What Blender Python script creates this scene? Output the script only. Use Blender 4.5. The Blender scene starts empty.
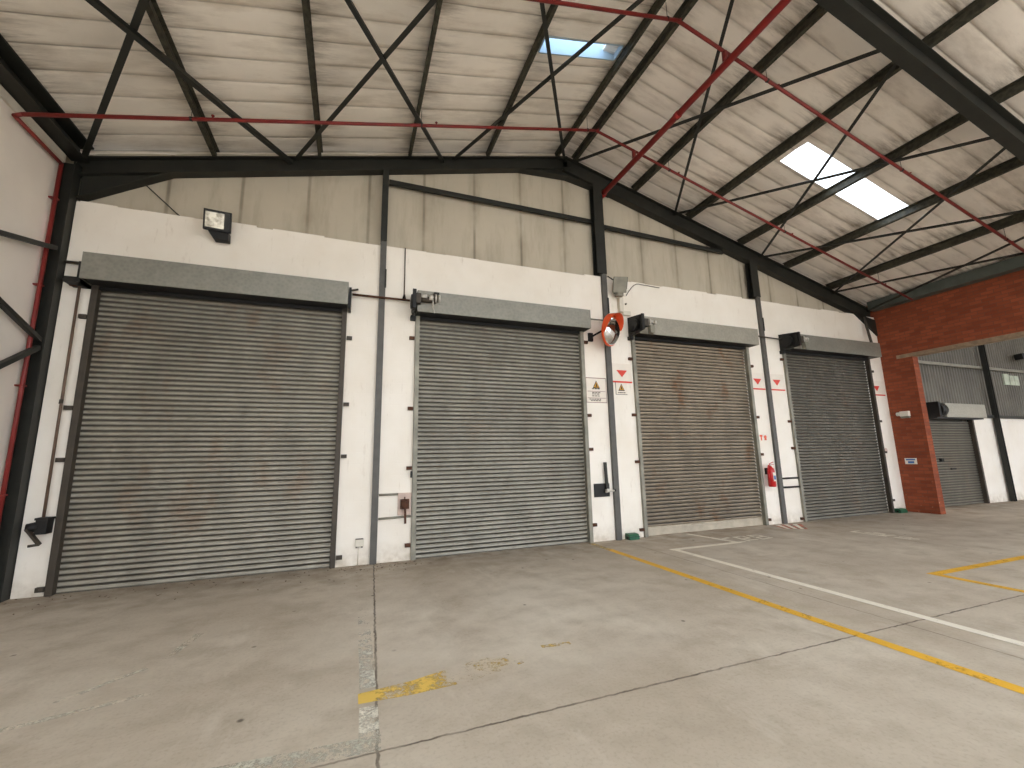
import bpy, bmesh, math, random
from mathutils import Vector, Matrix
random.seed(7)
S = bpy.context.scene
COL = S.collection
PI = math.pi

# ------------------------------------------------------------------ materials
def lin(c):
    c = c / 255.0
    return c / 12.92 if c <= 0.04045 else ((c + 0.055) / 1.055) ** 2.4
def rgb(r, g, b): return (lin(r), lin(g), lin(b), 1.0)

class NT:
    """small wrapper for node trees"""
    def __init__(s, name):
        s.m = bpy.data.materials.new(name); s.m.use_nodes = True
        s.t = s.m.node_tree; s.t.nodes.clear()
        s.out = s.n('ShaderNodeOutputMaterial')
    def n(s, typ, **kw):
        nd = s.t.nodes.new(typ)
        for k, v in kw.items(): setattr(nd, k, v)
        return nd
    def l(s, a, b): s.t.links.new(a, b)
    def put(s, sock, v):
        if isinstance(v, bpy.types.NodeSocket): s.l(v, sock)
        else: sock.default_value = v
    def pos(s):
        return s.n('ShaderNodeNewGeometry').outputs['Position']
    def xyz(s):
        x = s.n('ShaderNodeSeparateXYZ'); s.l(s.pos(), x.inputs[0]); return x.outputs
    def math(s, op, a, b=None, c=None, clamp=False):
        nd = s.n('ShaderNodeMath', operation=op, use_clamp=clamp)
        s.put(nd.inputs[0], a)
        if b is not None: s.put(nd.inputs[1], b)
        if c is not None: s.put(nd.inputs[2], c)
        return nd.outputs[0]
    def scale(s, sx, sy, sz):
        nd = s.n('ShaderNodeMapping'); s.l(s.pos(), nd.inputs[0]); nd.inputs['Scale'].default_value = (sx, sy, sz)
        return nd.outputs[0]
    def noise(s, sc, det=4, rough=.55, vec=None):
        nd = s.n('ShaderNodeTexNoise'); s.l(vec if vec is not None else s.pos(), nd.inputs['Vector'])
        nd.inputs['Scale'].default_value = sc; nd.inputs['Detail'].default_value = det; nd.inputs['Roughness'].default_value = rough
        return nd.outputs['Fac']
    def ramp(s, f, a, b, lo=0., hi=1.):
        nd = s.n('ShaderNodeMapRange'); s.put(nd.inputs[0], f)
        for i, v in enumerate((a, b, lo, hi)): nd.inputs[i + 1].default_value = v
        return nd.outputs[0]
    def mix(s, f, a, b, blend='MIX'):
        nd = s.n('ShaderNodeMix', data_type='RGBA', blend_type=blend)
        s.put(nd.inputs[0], f); s.put(nd.inputs[6], a); s.put(nd.inputs[7], b)
        return nd.outputs[2]
    def bump(s, h, strength=.3, dist=.01):
        nd = s.n('ShaderNodeBump'); s.l(h, nd.inputs['Height'])
        nd.inputs['Strength'].default_value = strength; nd.inputs['Distance'].default_value = dist
        return nd.outputs[0]
    def bsdf(s, color, rough=.6, metal=0., normal=None, spec=.5, alpha=None):
        p = s.n('ShaderNodeBsdfPrincipled')
        s.put(p.inputs['Base Color'], color); s.put(p.inputs['Roughness'], rough); s.put(p.inputs['Metallic'], metal)
        p.inputs['Specular IOR Level'].default_value = spec
        if normal is not None: s.l(normal, p.inputs['Normal'])
        if alpha is not None: s.put(p.inputs['Alpha'], alpha)
        s.l(p.outputs[0], s.out.inputs[0])
        return s.m

def simple(name, c, rough=.55, metal=0., var=.12, sc=6., spec=.5):
    t = NT(name)
    d = tuple(x * (1 - var * 2) for x in c[:3]) + (1,)
    col = t.mix(t.ramp(t.noise(sc), .35, .65), c, d)
    return t.bsdf(col, rough, metal, spec=spec)

def m_floor():
    t = NT('worn_concrete'); x = t.xyz()
    big = t.noise(.55, 5, .6); mid = t.noise(2.3, 6, .62); fine = t.noise(38, 3, .6)
    c = t.mix(t.ramp(big, .36, .64), rgb(180, 167, 149), rgb(199, 188, 171))
    c = t.mix(t.ramp(mid, .45, .72), c, rgb(172, 159, 141))
    c = t.mix(t.ramp(fine, .5, .75, 0, .25), c, rgb(120, 106, 90))
    # streaks of rubbed-in dirt
    st = t.noise(1.6, 5, .65, t.scale(.7, 2.4, 1))
    c = t.mix(t.ramp(st, .52, .8, 0, .5), c, rgb(168, 155, 137))
    st2 = t.noise(.9, 6, .7, t.scale(1.9, .8, 1))
    c = t.mix(t.ramp(st2, .56, .72, 0, .55), c, rgb(214, 205, 190))
    # dirt lying along the foot of the wall
    dirt = t.math('MULTIPLY', t.ramp(x[1], 6.3, 7.7, 0, 1), t.ramp(t.noise(3.1, 5, .6), .3, .65, 0, .7))
    c = t.mix(dirt, c, rgb(118, 98, 76))
    # pale noisy patch on the slab in front of the second shutter
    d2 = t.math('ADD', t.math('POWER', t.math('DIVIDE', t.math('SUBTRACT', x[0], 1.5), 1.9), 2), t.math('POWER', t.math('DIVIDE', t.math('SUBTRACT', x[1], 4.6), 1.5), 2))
    pale_patch = t.math('MULTIPLY', t.ramp(d2, .1, 1.2, 1, 0), t.ramp(t.noise(1.4, 6, .65), .36, .6, 0, .5))
    c = t.mix(pale_patch, c, rgb(224, 215, 200))
    # small dark specks
    v = t.n('ShaderNodeTexVoronoi'); t.l(t.pos(), v.inputs['Vector']); v.inputs['Scale'].default_value = 2.6
    sp = t.math('MULTIPLY', t.ramp(v.outputs['Distance'], .03, .07, 1, 0), t.ramp(t.noise(1.1, 2), .38, .55))
    c = t.mix(t.math('MULTIPLY', sp, .8), c, rgb(70, 60, 50))
    # sawn joints in the slab
    wob = t.ramp(t.noise(9, 3), .3, .7, -.008, .008)
    def joint(d, w, k):
        d = t.math('ABSOLUTE', t.math('ADD', d, wob))
        return t.math('MULTIPLY', t.ramp(d, w * .5, w, 1, 0), t.ramp(t.noise(5, 3), .3, .6, k * .45, k))
    jx = t.math('SUBTRACT', t.math('SUBTRACT', x[0], .42 - .0434 * 7.6), t.math('MULTIPLY', x[1], .0434))
    j = joint(jx, .013, .85)
    j = t.math('MAXIMUM', j, joint(t.math('SUBTRACT', x[1], 2.9), .012, .8))
    j = t.math('MAXIMUM', j, joint(t.math('SUBTRACT', x[0], 5.08), .011, .55))
    j = t.math('MAXIMUM', j, joint(t.math('SUBTRACT', x[0], 9.8), .012, .5))
    c = t.mix(j, c, rgb(66, 54, 44))
    h = t.math('SUBTRACT', t.math('MULTIPLY', mid, .4), j)
    return t.bsdf(c, t.ramp(mid, .3, .7, .5, .75), 0, t.bump(h, .25, .01), spec=.3)

def m_white_wall():
    t = NT('white_painted_brick'); x = t.xyz()
    cb = t.n('ShaderNodeCombineXYZ'); t.l(x[0], cb.inputs[0]); t.l(x[2], cb.inputs[1])
    b = t.n('ShaderNodeTexBrick'); t.l(cb.outputs[0], b.inputs['Vector'])
    b.inputs['Scale'].default_value = 1; b.inputs['Brick Width'].default_value = .4; b.inputs['Row Height'].default_value = .2
    b.inputs['Mortar Size'].default_value = .006
    c = t.mix(t.ramp(t.noise(.9, 4), .35, .7), rgb(241, 234, 223), rgb(231, 222, 208))
    c = t.mix(t.ramp(t.noise(5, 6, .7, t.scale(2.2, 1, .5)), .6, .78, 0, .45), c, rgb(190, 176, 156))
    low = t.math('MULTIPLY', t.ramp(x[2], 0, .35, 1, 0), t.ramp(t.noise(7, 4), .35, .65, .1, .6))
    c = t.mix(low, c, rgb(170, 152, 126))
    return t.bsdf(c, .75, 0, t.bump(t.math('ADD', t.ramp(b.outputs['Fac'], 0, 1, 1, 0), t.math('MULTIPLY', t.noise(25, 3), .6)), .16, .006), spec=.25)

def m_brick(axis):
    t = NT('red_facebrick'); x = t.xyz()
    cb = t.n('ShaderNodeCombineXYZ'); t.l(x[axis], cb.inputs[0]); t.l(x[2], cb.inputs[1])
    b = t.n('ShaderNodeTexBrick'); t.l(cb.outputs[0], b.inputs['Vector'])
    b.inputs['Scale'].default_value = 1; b.inputs['Brick Width'].default_value = .235; b.inputs['Row Height'].default_value = .085
    b.inputs['Mortar Size'].default_value = .007; b.inputs['Mortar Smooth'].default_value = .3
    b.inputs['Color1'].default_value = rgb(152, 80, 52); b.inputs['Color2'].default_value = rgb(128, 64, 42)
    b.inputs['Mortar'].default_value = rgb(112, 70, 52)
    c = t.mix(t.ramp(t.noise(1.7, 5, .6, t.scale(1, 1, 3)), .45, .7, 0, .55), b.outputs['Color'], rgb(110, 54, 36))
    c = t.mix(t.math('MULTIPLY', t.ramp(x[2], .15, 1.0, 1, 0), t.ramp(t.noise(13, 2, .5), .70, .74)), c, rgb(180, 140, 112))
    return t.bsdf(c, .8, 0, t.bump(t.ramp(b.outputs['Fac'], 0, 1, 1, 0), .4, .008), spec=.2)

def m_sheet(name, base, dark, axis, pitch, off, purl=None, lap=.55):
    """insulated lining: stains gather along the laps and drift across the panels"""
    t = NT(name); x = t.xyz()
    fr = t.math('FRACT', t.math('DIVIDE', t.math('SUBTRACT', x[axis], off), pitch))
    dd = t.math('MINIMUM', fr, t.math('SUBTRACT', 1, fr))
    sc = (.5, 3, 3) if axis == 1 else (3, 3, .5)
    s1 = t.noise(1.1, 6, .65, t.scale(*sc)); s2 = t.noise(.8, 5, .6)
    c = t.mix(t.ramp(s2, .35, .68), base, tuple(v * .9 for v in base[:3]) + (1,))
    c = t.mix(t.ramp(s1, .5, .74, 0, .55), c, dark)
    k = t.math('MULTIPLY', t.ramp(dd, 0, .17, 1, 0), t.ramp(t.noise(1.7, 5, .6, t.scale(.8, 2, .8)), .38, .7, 0, .75))
    c = t.mix(k, c, dark)
    k2 = t.math('MULTIPLY', t.ramp(dd, .012, .035, 1, 0), t.ramp(t.noise(1.3, 3), .3, .6, lap * .2, lap))
    c = t.mix(k2, c, rgb(84, 74, 60))
    if purl:
        f2 = t.math('FRACT', t.math('DIVIDE', t.math('SUBTRACT', x[0], purl), 1.6))
        near = t.ramp(t.math('ABSOLUTE', t.math('SUBTRACT', f2, .5)), .2, .5, 0, 1)
        sm = t.math('MULTIPLY', near, t.ramp(t.noise(1.2, 6, .7, t.scale(.7, 4.5, .7)), .45, .66, 0, .85))
        c = t.mix(sm, c, rgb(112, 98, 82))
    return t.bsdf(c, .7, 0, t.bump(t.noise(9, 4), .15, .01), spec=.25)

def m_shutter(name, tint, rust):
    t = NT(name); x = t.xyz()
    a = t.noise(1.3, 5, .6, t.scale(1.5, 1, .8)); b = t.noise(14, 4, .6, t.scale(.6, 1, 5))
    c = t.mix(t.ramp(a, .35, .68), tint, tuple(v * .72 for v in tint[:3]) + (1,))
    c = t.mix(t.ramp(b, .5, .75, 0, .6), c, rgb(96, 86, 70))
    c = t.mix(t.math('MULTIPLY', t.ramp(t.noise(2.1, 5, .65, t.scale(1, 1, .6)), .56, .72), rust), c, rgb(140, 96, 60))
    # interlock grime, its dark band widened to paint in shade between slats
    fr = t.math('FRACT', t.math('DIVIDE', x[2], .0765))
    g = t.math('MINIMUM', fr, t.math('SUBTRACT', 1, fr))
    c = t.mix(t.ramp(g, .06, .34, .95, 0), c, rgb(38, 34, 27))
    return t.bsdf(c, .42, .35, spec=.5)

def m_galv(name, c1, c2):
    t = NT(name)
    v = t.n('ShaderNodeTexVoronoi'); t.l(t.pos(), v.inputs['Vector']); v.inputs['Scale'].default_value = 22
    f = t.math('ADD', t.math('MULTIPLY', v.outputs['Distance'], .5), t.noise(3, 6, .65))
    c = t.mix(t.ramp(f, .45, 1.0), c1, c2)
    return t.bsdf(c, .5, .35, spec=.4)

def m_paint(name, c, wear, sc=6., fade=None):
    t = NT(name)
    n = t.math('ADD', t.math('MULTIPLY', t.noise(sc, 6, .7), .65), t.math('MULTIPLY', t.noise(sc * 6, 4, .7), .35))
    col = t.mix(t.ramp(t.noise(3.5, 4), .4, .7, 0, .4), c, tuple(v * .72 for v in c[:3]) + (1,))
    if fade:
        ax, p0, w0, p1, w1 = fade
        n = t.math('SUBTRACT', n, t.ramp(t.xyz()[ax], p0, p1, w0 - wear, w1 - wear))
    return t.bsdf(col, .65, 0, spec=.3, alpha=t.ramp(n, wear - .06, wear + .08, 0, 1))

def m_sky(name, c, clear):
    t = NT(name)
    a = t.n('ShaderNodeBsdfTransparent'); a.inputs[0].default_value = c
    b = t.n('ShaderNodeBsdfTranslucent'); b.inputs[0].default_value = c
    mx = t.n('ShaderNodeMixShader'); mx.inputs[0].default_value = clear
    t.l(b.outputs[0], mx.inputs[1]); t.l(a.outputs[0], mx.inputs[2]); t.l(mx.outputs[0], t.out.inputs[0])
    return t.m

M = {}
M['floor'] = m_floor()
M['white'] = m_white_wall()
M['apron'] = simple('bounce_paving', rgb(132, 127, 118), .8, 0, .06, .6)  # tone set by how much light it bounces indoors
M['left_white'] = simple('white_plaster', rgb(240, 230, 218), .8, var=.05, sc=.8, spec=.2)
M['brick'] = m_brick(1); M['brick_end'] = m_brick(0)
M['ceil'] = m_sheet('stained_roof_lining', rgb(246, 238, 226), rgb(184, 170, 150), 1, .38, .24, .88)
M['ceil_r'] = m_sheet('streaked_roof_lining', rgb(238, 229, 218), rgb(168, 154, 138), 1, .38, .24, 4.45, .35)
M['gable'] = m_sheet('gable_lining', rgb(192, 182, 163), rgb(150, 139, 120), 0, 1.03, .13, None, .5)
M['corr'] = simple('dark_grey_cladding', rgb(112, 108, 98), .5, .3, .15, 1.2)
M['steel'] = simple('dark_grey_steel_paint', rgb(41, 41, 36), .5, 0, .15, 5, .35)
M['purlin'] = simple('weathered_purlin_paint', rgb(72, 69, 57), .6, 0, .3, 14, .3)
M['steel_l'] = simple('mid_grey_steel_paint', rgb(88, 85, 80), .55, 0, .12, 5)
M['steel_g'] = simple('green_grey_steel_paint', rgb(82, 88, 82), .55, 0, .12, 5)
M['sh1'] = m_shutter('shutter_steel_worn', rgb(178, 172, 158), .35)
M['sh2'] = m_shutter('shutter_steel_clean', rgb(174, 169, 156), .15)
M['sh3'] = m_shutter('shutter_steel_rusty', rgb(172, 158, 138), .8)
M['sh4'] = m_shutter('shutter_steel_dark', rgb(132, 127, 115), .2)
M['hood'] = m_galv('galvanised_hood', rgb(126, 124, 115), rgb(142, 139, 129))
M['hood_pale'] = m_galv('galvanised_hood_pale', rgb(150, 146, 134), rgb(166, 161, 148))
M['guide_dk'] = simple('guide_rail_dark', rgb(70, 62, 52), .6, .2)
M['guide'] = simple('guide_rail_galvanised', rgb(150, 146, 132), .55, .3, .2, 3)
M['pale'] = simple('pale_kick_plate', rgb(190, 178, 158), .6, .1, .12, 4)
M['black'] = simple('black_metal', rgb(24, 22, 20), .55, .2)
M['rust'] = simple('rusty_iron', rgb(92, 56, 34), .75, .2, .25, 20)
M['red_d'] = simple('dark_red_pipe_paint', rgb(128, 36, 31), .5, 0, .12, 7)
M['red'] = simple('red_pipe_paint', rgb(150, 30, 27), .45, 0, .12, 7)
M['ext_red'] = simple('extinguisher_red', rgb(190, 30, 30), .3, 0, .03)
M['sign_red'] = simple('sign_red', rgb(214, 62, 44), .5, 0, .03)
M['sign_white'] = simple('sign_white', rgb(232, 222, 208), .5, 0, .03)
M['ink'] = simple('sign_ink', rgb(90, 80, 70), .6, 0, .03)
M['warn_y'] = simple('sign_amber', rgb(214, 156, 44), .5, 0, .03)
M['orange'] = simple('mirror_orange', rgb(226, 84, 34), .4, 0, .04)
M['green'] = simple('green_plastic', rgb(36, 92, 62), .5, 0, .08)
M['blue'] = simple('label_blue', rgb(70, 110, 170), .5, 0, .05)
M['silver'] = simple('motor_silver', rgb(206, 200, 190), .4, .3, .1, 30)
M['grey'] = simple('grey_casing', rgb(138, 134, 120), .5, .1)
M['grey_white'] = simple('off_white_plastic', rgb(218, 210, 194), .5, 0, .05)
M['conc'] = simple('lintel_concrete', rgb(150, 128, 104), .8, 0, .15, 8)
M['wood'] = simple('stained_pink_board', rgb(208, 184, 170), .7, 0, .1, 9)
M['curb'] = simple('pale_blue_curb', rgb(160, 176, 186), .6, 0, .03)
M['sky'] = m_sky('clear_roof_sheet', (.92, .93, .92, 1), 1.)
M['sky2'] = m_sky('bluish_roof_sheet', (.9, .95, 1, 1), 1.)
M['yellow'] = m_paint('yellow_floor_paint', rgb(226, 174, 58), .38)
M['yellow_f'] = m_paint('smeared_yellow_floor_paint', rgb(224, 188, 92), .45, 4., (0, .15, .42, 1.4, .62))
M['whitep_f'] = m_paint('rubbed_white_floor_paint', rgb(212, 208, 194), .45, 5., (1, 3.6, .46, 5.6, .62))
M['yellow_b'] = m_paint('broken_yellow_floor_paint', rgb(224, 184, 78), .45, 9.)
M['yellow_w'] = m_paint('faded_yellow_floor_paint', rgb(216, 186, 112), .50, 9.)
M['yellow_ww'] = m_paint('nearly_gone_yellow_floor_paint', rgb(208, 188, 142), .53, 9.)
M['whitep'] = m_paint('white_floor_paint', rgb(236, 228, 212), .34)
M['whitep_c'] = m_paint('chipped_white_floor_paint', rgb(222, 216, 200), .46, 8.)
M['whitep_w'] = m_paint('faded_white_floor_paint', rgb(214, 208, 190), .52, 5.)
M['greenp'] = m_paint('worn_grey_green_floor_paint', rgb(196, 192, 176), .50, 5.)
M['redp'] = m_paint('red_floor_paint', rgb(196, 118, 94), .46)
M['whitep_h'] = m_paint('dusty_white_floor_paint', rgb(226, 218, 201), .37)
def m_mirror():
    t = NT('convex_mirror_glass'); return t.bsdf((.86, .88, .9, 1), .05, 1.0)
M['mirror'] = m_mirror()
def m_glass():
    t = NT('lamp_glass'); c = t.mix(t.ramp(t.noise(11, 4), .4, .65), rgb(186, 180, 164), rgb(126, 120, 106))
    return t.bsdf(c, .15, .3)
M['lamp_glass'] = m_glass()

# ------------------------------------------------------------------ geometry
class MB:
    def __init__(s): s.bm = bmesh.new()
    def _face(s, vs):
        try: return s.bm.faces.new(vs)
        except ValueError: return None
    def box(s, x0, x1, y0, y1, z0, z1):
        v = [s.bm.verts.new((x, y, z)) for x in (x0, x1) for y in (y0, y1) for z in (z0, z1)]
        for f in ((0, 1, 3, 2), (4, 6, 7, 5), (0, 4, 5, 1), (2, 3, 7, 6), (0, 2, 6, 4), (1, 5, 7, 3)): s._face([v[i] for i in f])
        return s
    def extrude(s, poly, vec):
        vec = Vector(vec); a = [s.bm.verts.new(p) for p in poly]; b = [s.bm.verts.new(Vector(p) + vec) for p in poly]
        n = len(poly)
        s._face(a[::-1]); s._face(b)
        for i in range(n): s._face([a[i], a[(i + 1) % n], b[(i + 1) % n], b[i]])
        return s
    def frame(s, p, q, up):
        p, q = Vector(p), Vector(q); d = (q - p).normalized(); up = Vector(up)
        if abs(d.dot(up)) > .98: up = Vector((0, 1, 0))
        r = d.cross(up).normalized(); u = r.cross(d)
        return p, q, d, r, u
    def sect(s, p, q, prof, up=(0, 0, 1)):
        """sweep a closed 2-D section (r, u) from p to q"""
        p, q, d, r, u = s.frame(p, q, up)
        return s.extrude([p + r * a + u * b for a, b in prof], q - p)
    def bar(s, p, q, w, h, up=(0, 0, 1)):
        return s.sect(p, q, [(-w/2, -h/2), (w/2, -h/2), (w/2, h/2), (-w/2, h/2)], up)
    def angle(s, p, q, w, t=.008, up=(0, 0, 1)):
        return s.sect(p, q, [(-w/2, -w/2), (w/2, -w/2), (w/2, -w/2 + t), (-w/2 + t, -w/2 + t), (-w/2 + t, w/2), (-w/2, w/2)], up)
    def ibeam(s, p, q, w, h, tf=.016, tw=.012, up=(0, 0, 1)):
        a, b, c = w/2, h/2, tw/2
        return s.sect(p, q, [(-a, -b), (a, -b), (a, -b + tf), (c, -b + tf), (c, b - tf), (a, b - tf), (a, b), (-a, b), (-a, b - tf), (-c, b - tf), (-c, -b + tf), (-a, -b + tf)], up)
    def zed(s, p, q, w, h, t=.006, flip=1, up=(0, 0, 1)):
        pr = [(-w, -h/2), (t/2, -h/2), (t/2, h/2 - t), (w, h/2 - t), (w, h/2), (-t/2, h/2), (-t/2, -h/2 + t), (-w + t, -h/2 + t), (-w + t, -h/2 + .025), (-w, -h/2 + .025)]
        if flip < 0: pr = [(-a, b) for a, b in pr][::-1]
        return s.sect(p, q, pr, up)
    def cyl(s, p, q, r, n=14, r2=None):
        p, q, d, a, u = s.frame(p, q, (0, 0, 1)); r2 = r if r2 is None else r2
        A = [s.bm.verts.new(p + (a * math.cos(2*PI*i/n) + u * math.sin(2*PI*i/n)) * r) for i in range(n)]
        B = [s.bm.verts.new(q + (a * math.cos(2*PI*i/n) + u * math.sin(2*PI*i/n)) * r2) for i in range(n)]
        s._face(A[::-1]); s._face(B)
        for i in range(n):
            f = s._face([A[i], A[(i+1) % n], B[(i+1) % n], B[i]])
            if f: f.smooth = True
        return s
    def ball(s, p, r, n=12):
        g = bmesh.ops.create_uvsphere(s.bm, u_segments=n, v_segments=max(6, n // 2), radius=r, matrix=Matrix.Translation(Vector(p)))
        for v in g['verts']:
            for f in v.link_faces: f.smooth = True
        return s
    def tube(s, pts, r, n=12):
        for a, b in zip(pts, pts[1:]): s.cyl(a, b, r, n)
        for p in pts[1:-1]: s.ball(p, r * 1.02, n)
        return s
    def lathe(s, o, axis, prof, n=32):
        """prof: (radius, distance along axis) list"""
        o = Vector(o); p, q, d, a, u = s.frame(o, o + Vector(axis), (0, 0, 1)); rings = []
        for r, h in prof:
            rings.append([s.bm.verts.new(o + d * h + (a * math.cos(2*PI*i/n) + u * math.sin(2*PI*i/n)) * max(r, 1e-4)) for i in range(n)])
        for A, B in zip(rings, rings[1:]):
            for i in range(n):
                f = s._face([A[i], A[(i+1) % n], B[(i+1) % n], B[i]])
                if f: f.smooth = True
        return s
    def build(s, name, mat, parent=None, bevel=0.):
        bmesh.ops.remove_doubles(s.bm, verts=s.bm.verts, dist=1e-6)
        bmesh.ops.recalc_face_normals(s.bm, faces=s.bm.faces)
        if bevel:
            bmesh.ops.bevel(s.bm, geom=[e for e in s.bm.edges if len(e.link_faces) == 2 and e.calc_face_angle(0) > .6], offset=bevel, segments=2, affect='EDGES', profile=.6)
        vs = [v.co for v in s.bm.verts]
        if parent is None:
            lo = [min(v[i] for v in vs) for i in range(3)]; hi = [max(v[i] for v in vs) for i in range(3)]
            base = Vector(((lo[0] + hi[0]) / 2, (lo[1] + hi[1]) / 2, lo[2]))
        else: base = WORLD[parent.name]
        bmesh.ops.translate(s.bm, verts=s.bm.verts, vec=-base)
        me = bpy.data.meshes.new(name); s.bm.to_mesh(me); s.bm.free()
        me.materials.append(mat)
        o = bpy.data.objects.new(name, me); COL.objects.link(o)
        if parent is None: o.location = base
        else: o.parent = parent
        WORLD[o.name] = base.copy()
        return o
WORLD = {}
def tag(o, label, cat, group=None, kind=None):
    o['label'] = label; o['category'] = cat
    if group: o['group'] = group
    if kind: o['kind'] = kind
    return o
def thing(name, loc, label, cat, group=None):
    o = bpy.data.objects.new(name, None); COL.objects.link(o); o.location = loc; o.empty_display_size = .2
    WORLD[o.name] = Vector(loc)
    return tag(o, label, cat, group)
def struct(mb, name, mat, label=None):
    o = mb.build(name, mat); o['kind'] = 'structure'
    if label: o['label'] = label
    return o

# ------------------------------------------------------------------ layout (metres)
WY = 7.72            # face of the shutter wall
XL, XR = -4.15, 14.38 # side walls
WT = 5.55            # top of the white wall
YB = -7.0            # open end of the hall, behind the camera
RX = 4.3             # ridge
SL, SR = .25, .257   # roof slopes
def zl(x): return 6.35 + SL * (x + 3.7)           # underside of the purlins, left slope
def zr(x): return 8.04 - SR * (x - 5.5)           # right slope
def zp(x): return zl(x) if x < RX else zr(x)
PD = .17             # purlin depth
UL = Vector((-SL, 0, 1)).normalized(); UR = Vector((SR, 0, 1)).normalized()

# ------------------------------------------------------------------ the setting
struct(MB().box(-6, 42, YB, 8.2, -.2, 0), 'floor', M['floor'])
struct(MB().box(-40, 70, -60, YB, -.2, 0), 'bounce_apron', M['apron'])  # unseen ground outside, added to bounce sunlight up to the roof lining
FLOOR = bpy.data.objects['floor']

DOORS = [(-3.60, -.20), (1.05, 4.46), (5.75, 9.12), (10.40, 13.75)]
DH = 4.26
mb = MB(); edges = [-3.99] + [v for d in DOORS for v in d] + [XR]
for a, b in zip(edges[::2], edges[1::2]): mb.box(a, b, WY, WY + .23, 0, WT)
for a, b in DOORS: mb.box(a, b, WY, WY + .23, DH, WT)
# the rough, chipped top course
random.seed(3); x = -3.95
while x < XR - .5:
    w = random.uniform(.3, .9)
    if random.random() < .7: mb.box(x, x + w, WY + .003, WY + .2, WT, WT + random.uniform(.008, .03))
    x += w + random.uniform(.02, .5)
struct(mb, 'wall_back', M['white'])

# gable lining above the wall: panels with pillowed faces, one metre apart
mb = MB(); gx = [-4.5]
j0 = .13 - 1.03 * 4
prof = []
x = -4.4
while x < XR + .1:
    k = (x - .13) / 1.03; f = k - math.floor(k)
    prof.append((x, WY + .17 - .03 * (math.sin(PI * f) ** .5 if 0 < f < 1 else 0)))
    x += 1.03 / 10
for (xa, ya), (xb, yb) in zip(prof, prof[1:]):
    za, zb = zp(xa) + PD, zp(xb) + PD
    if za < WT - .1: za = WT - .1
    v = [mb.bm.verts.new(p) for p in ((xa, ya, WT - .15), (xb, yb, WT - .15), (xb, yb, zb), (xa, ya, za))]
    f = mb._face(v); f.smooth = True
    v2 = [mb.bm.verts.new(p) for p in ((xa, WY + .26, WT - .15), (xb, WY + .26, WT - .15), (xb, WY + .26, zb), (xa, WY + .26, za))]
    mb._face(v2)
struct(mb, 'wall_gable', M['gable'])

struct(MB().box(RX - .5, RX + .5, YB, WY + .25, zl(RX) + PD + .045, zl(RX) + PD + .09), 'ceiling_ridge', M['ceil'])
mb = MB().extrude([(XL, YB, 4.1), (XR, YB, 4.1), (XR, YB, zr(XR) + PD), (RX, YB, zr(RX) + PD), (XL, YB, zl(XL) + PD)], (0, .15, 0))
struct(mb, 'light_block_front', M['left_white'])  # unseen header over the open end, added to cut the frontal daylight
struct(MB().box(XL - .2, XL, YB, 7.6, 0, 6.36).box(XL - .2, XL - .12, 7.6, WY + .3, 0, 6.36).box(XL - .2, -3.99, WY + .2, WY + .3, 0, 6.36), 'wall_left', M['left_white'])
struct(MB().box(XL, XL + .03, YB, 7.58, 6.06, 6.18), 'trim_1', M['grey_white'])

# brick side wall with the wide opening to the next bay
LZ = 4.2
mb = MB()
mb.box(XR, XR + .23, 6.97, WY + .23, 0, LZ + .1)
mb.box(XR, XR + .23, YB, WY + .23, LZ + .1, 5.95)
mb.box(XR, XR + .23, YB, -3.2, 0, LZ + .1)
o = struct(mb, 'wall_right', M['brick'])
o.data.materials.append(M['brick_end'])
for p in o.data.polygons:
    if abs(p.normal.y) > .5: p.material_index = 1
struct(MB().box(XR - .012, XR + .242, -3.4, 7.33, LZ, LZ + .1), 'trim_2', M['conc'])

# roof sheets, with the skylight openings left out
SKY_R = (8.05, 11.1, 4.92, 5.5); SKY_L = (2.58, 4.02, 5.1, 5.36)
def roof(xa, xb, z, hole, name, mats, extra):
    mb = MB()
    xs = sorted(set([xa, xb] + list(hole[:2]) + [xa + (xb - xa) * i / 12 for i in range(13)] + [v for h in extra for v in h[:2]]))
    ys = []; y = .24 - .38 * 20
    while y < WY + .3:
        ys += [y + .38 * q for q in (0, .03, .15, .35, .5, .65, .85, .97)]; y += .38
    holes = [hole] + extra
    ys = sorted(set([v for v in ys if YB <= v <= WY + .25] + [YB, WY + .25] + [v for h in holes for v in h[2:]]))
    grid = {}
    def vert(i, j):
        if (i, j) not in grid:
            f = ((ys[j] - .24) / .38) % 1.0
            sag = -.012 * max(0, math.sin(PI * f)) ** .6
            if f < .02 or f > .985: sag = .006
            sag += .008 * math.sin(xs[i] * 2.1 + round((ys[j] - .24) / .38) * 1.7)
            grid[i, j] = mb.bm.verts.new((xs[i], ys[j], z(xs[i]) + PD + .03 + sag))
        return grid[i, j]
    for i in range(len(xs) - 1):
        for j in range(len(ys) - 1):
            cx, cy = (xs[i] + xs[i+1]) / 2, (ys[j] + ys[j+1]) / 2
            if any(h[0] < cx < h[1] and h[2] < cy < h[3] for h in holes): continue
            f = mb._face([vert(i, j), vert(i+1, j), vert(i+1, j+1), vert(i, j+1)]); f.smooth = True
    return mb
FILL_SKY_R = [(4.9, 10.4, -1.7, .2), (4.9, 10.4, -4.3, -2.5), (4.9, 12.2, -6.7, -4.9)]  # unseen skylights behind the camera, added to bring more light onto the floor
FILL_SKY_L = [(-3.4, 3.4, -1.7, .2), (-3.4, 3.4, -4.3, -2.5), (-3.4, 3.4, -6.7, -4.9)]
struct(roof(XL - .25, RX, zl, SKY_L, 'ceiling', M, FILL_SKY_L), 'ceiling', M['ceil'])
struct(roof(RX, XR + .3, zr, SKY_R, 'ceiling', M, FILL_SKY_R), 'ceiling', M['ceil_r'])

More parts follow.
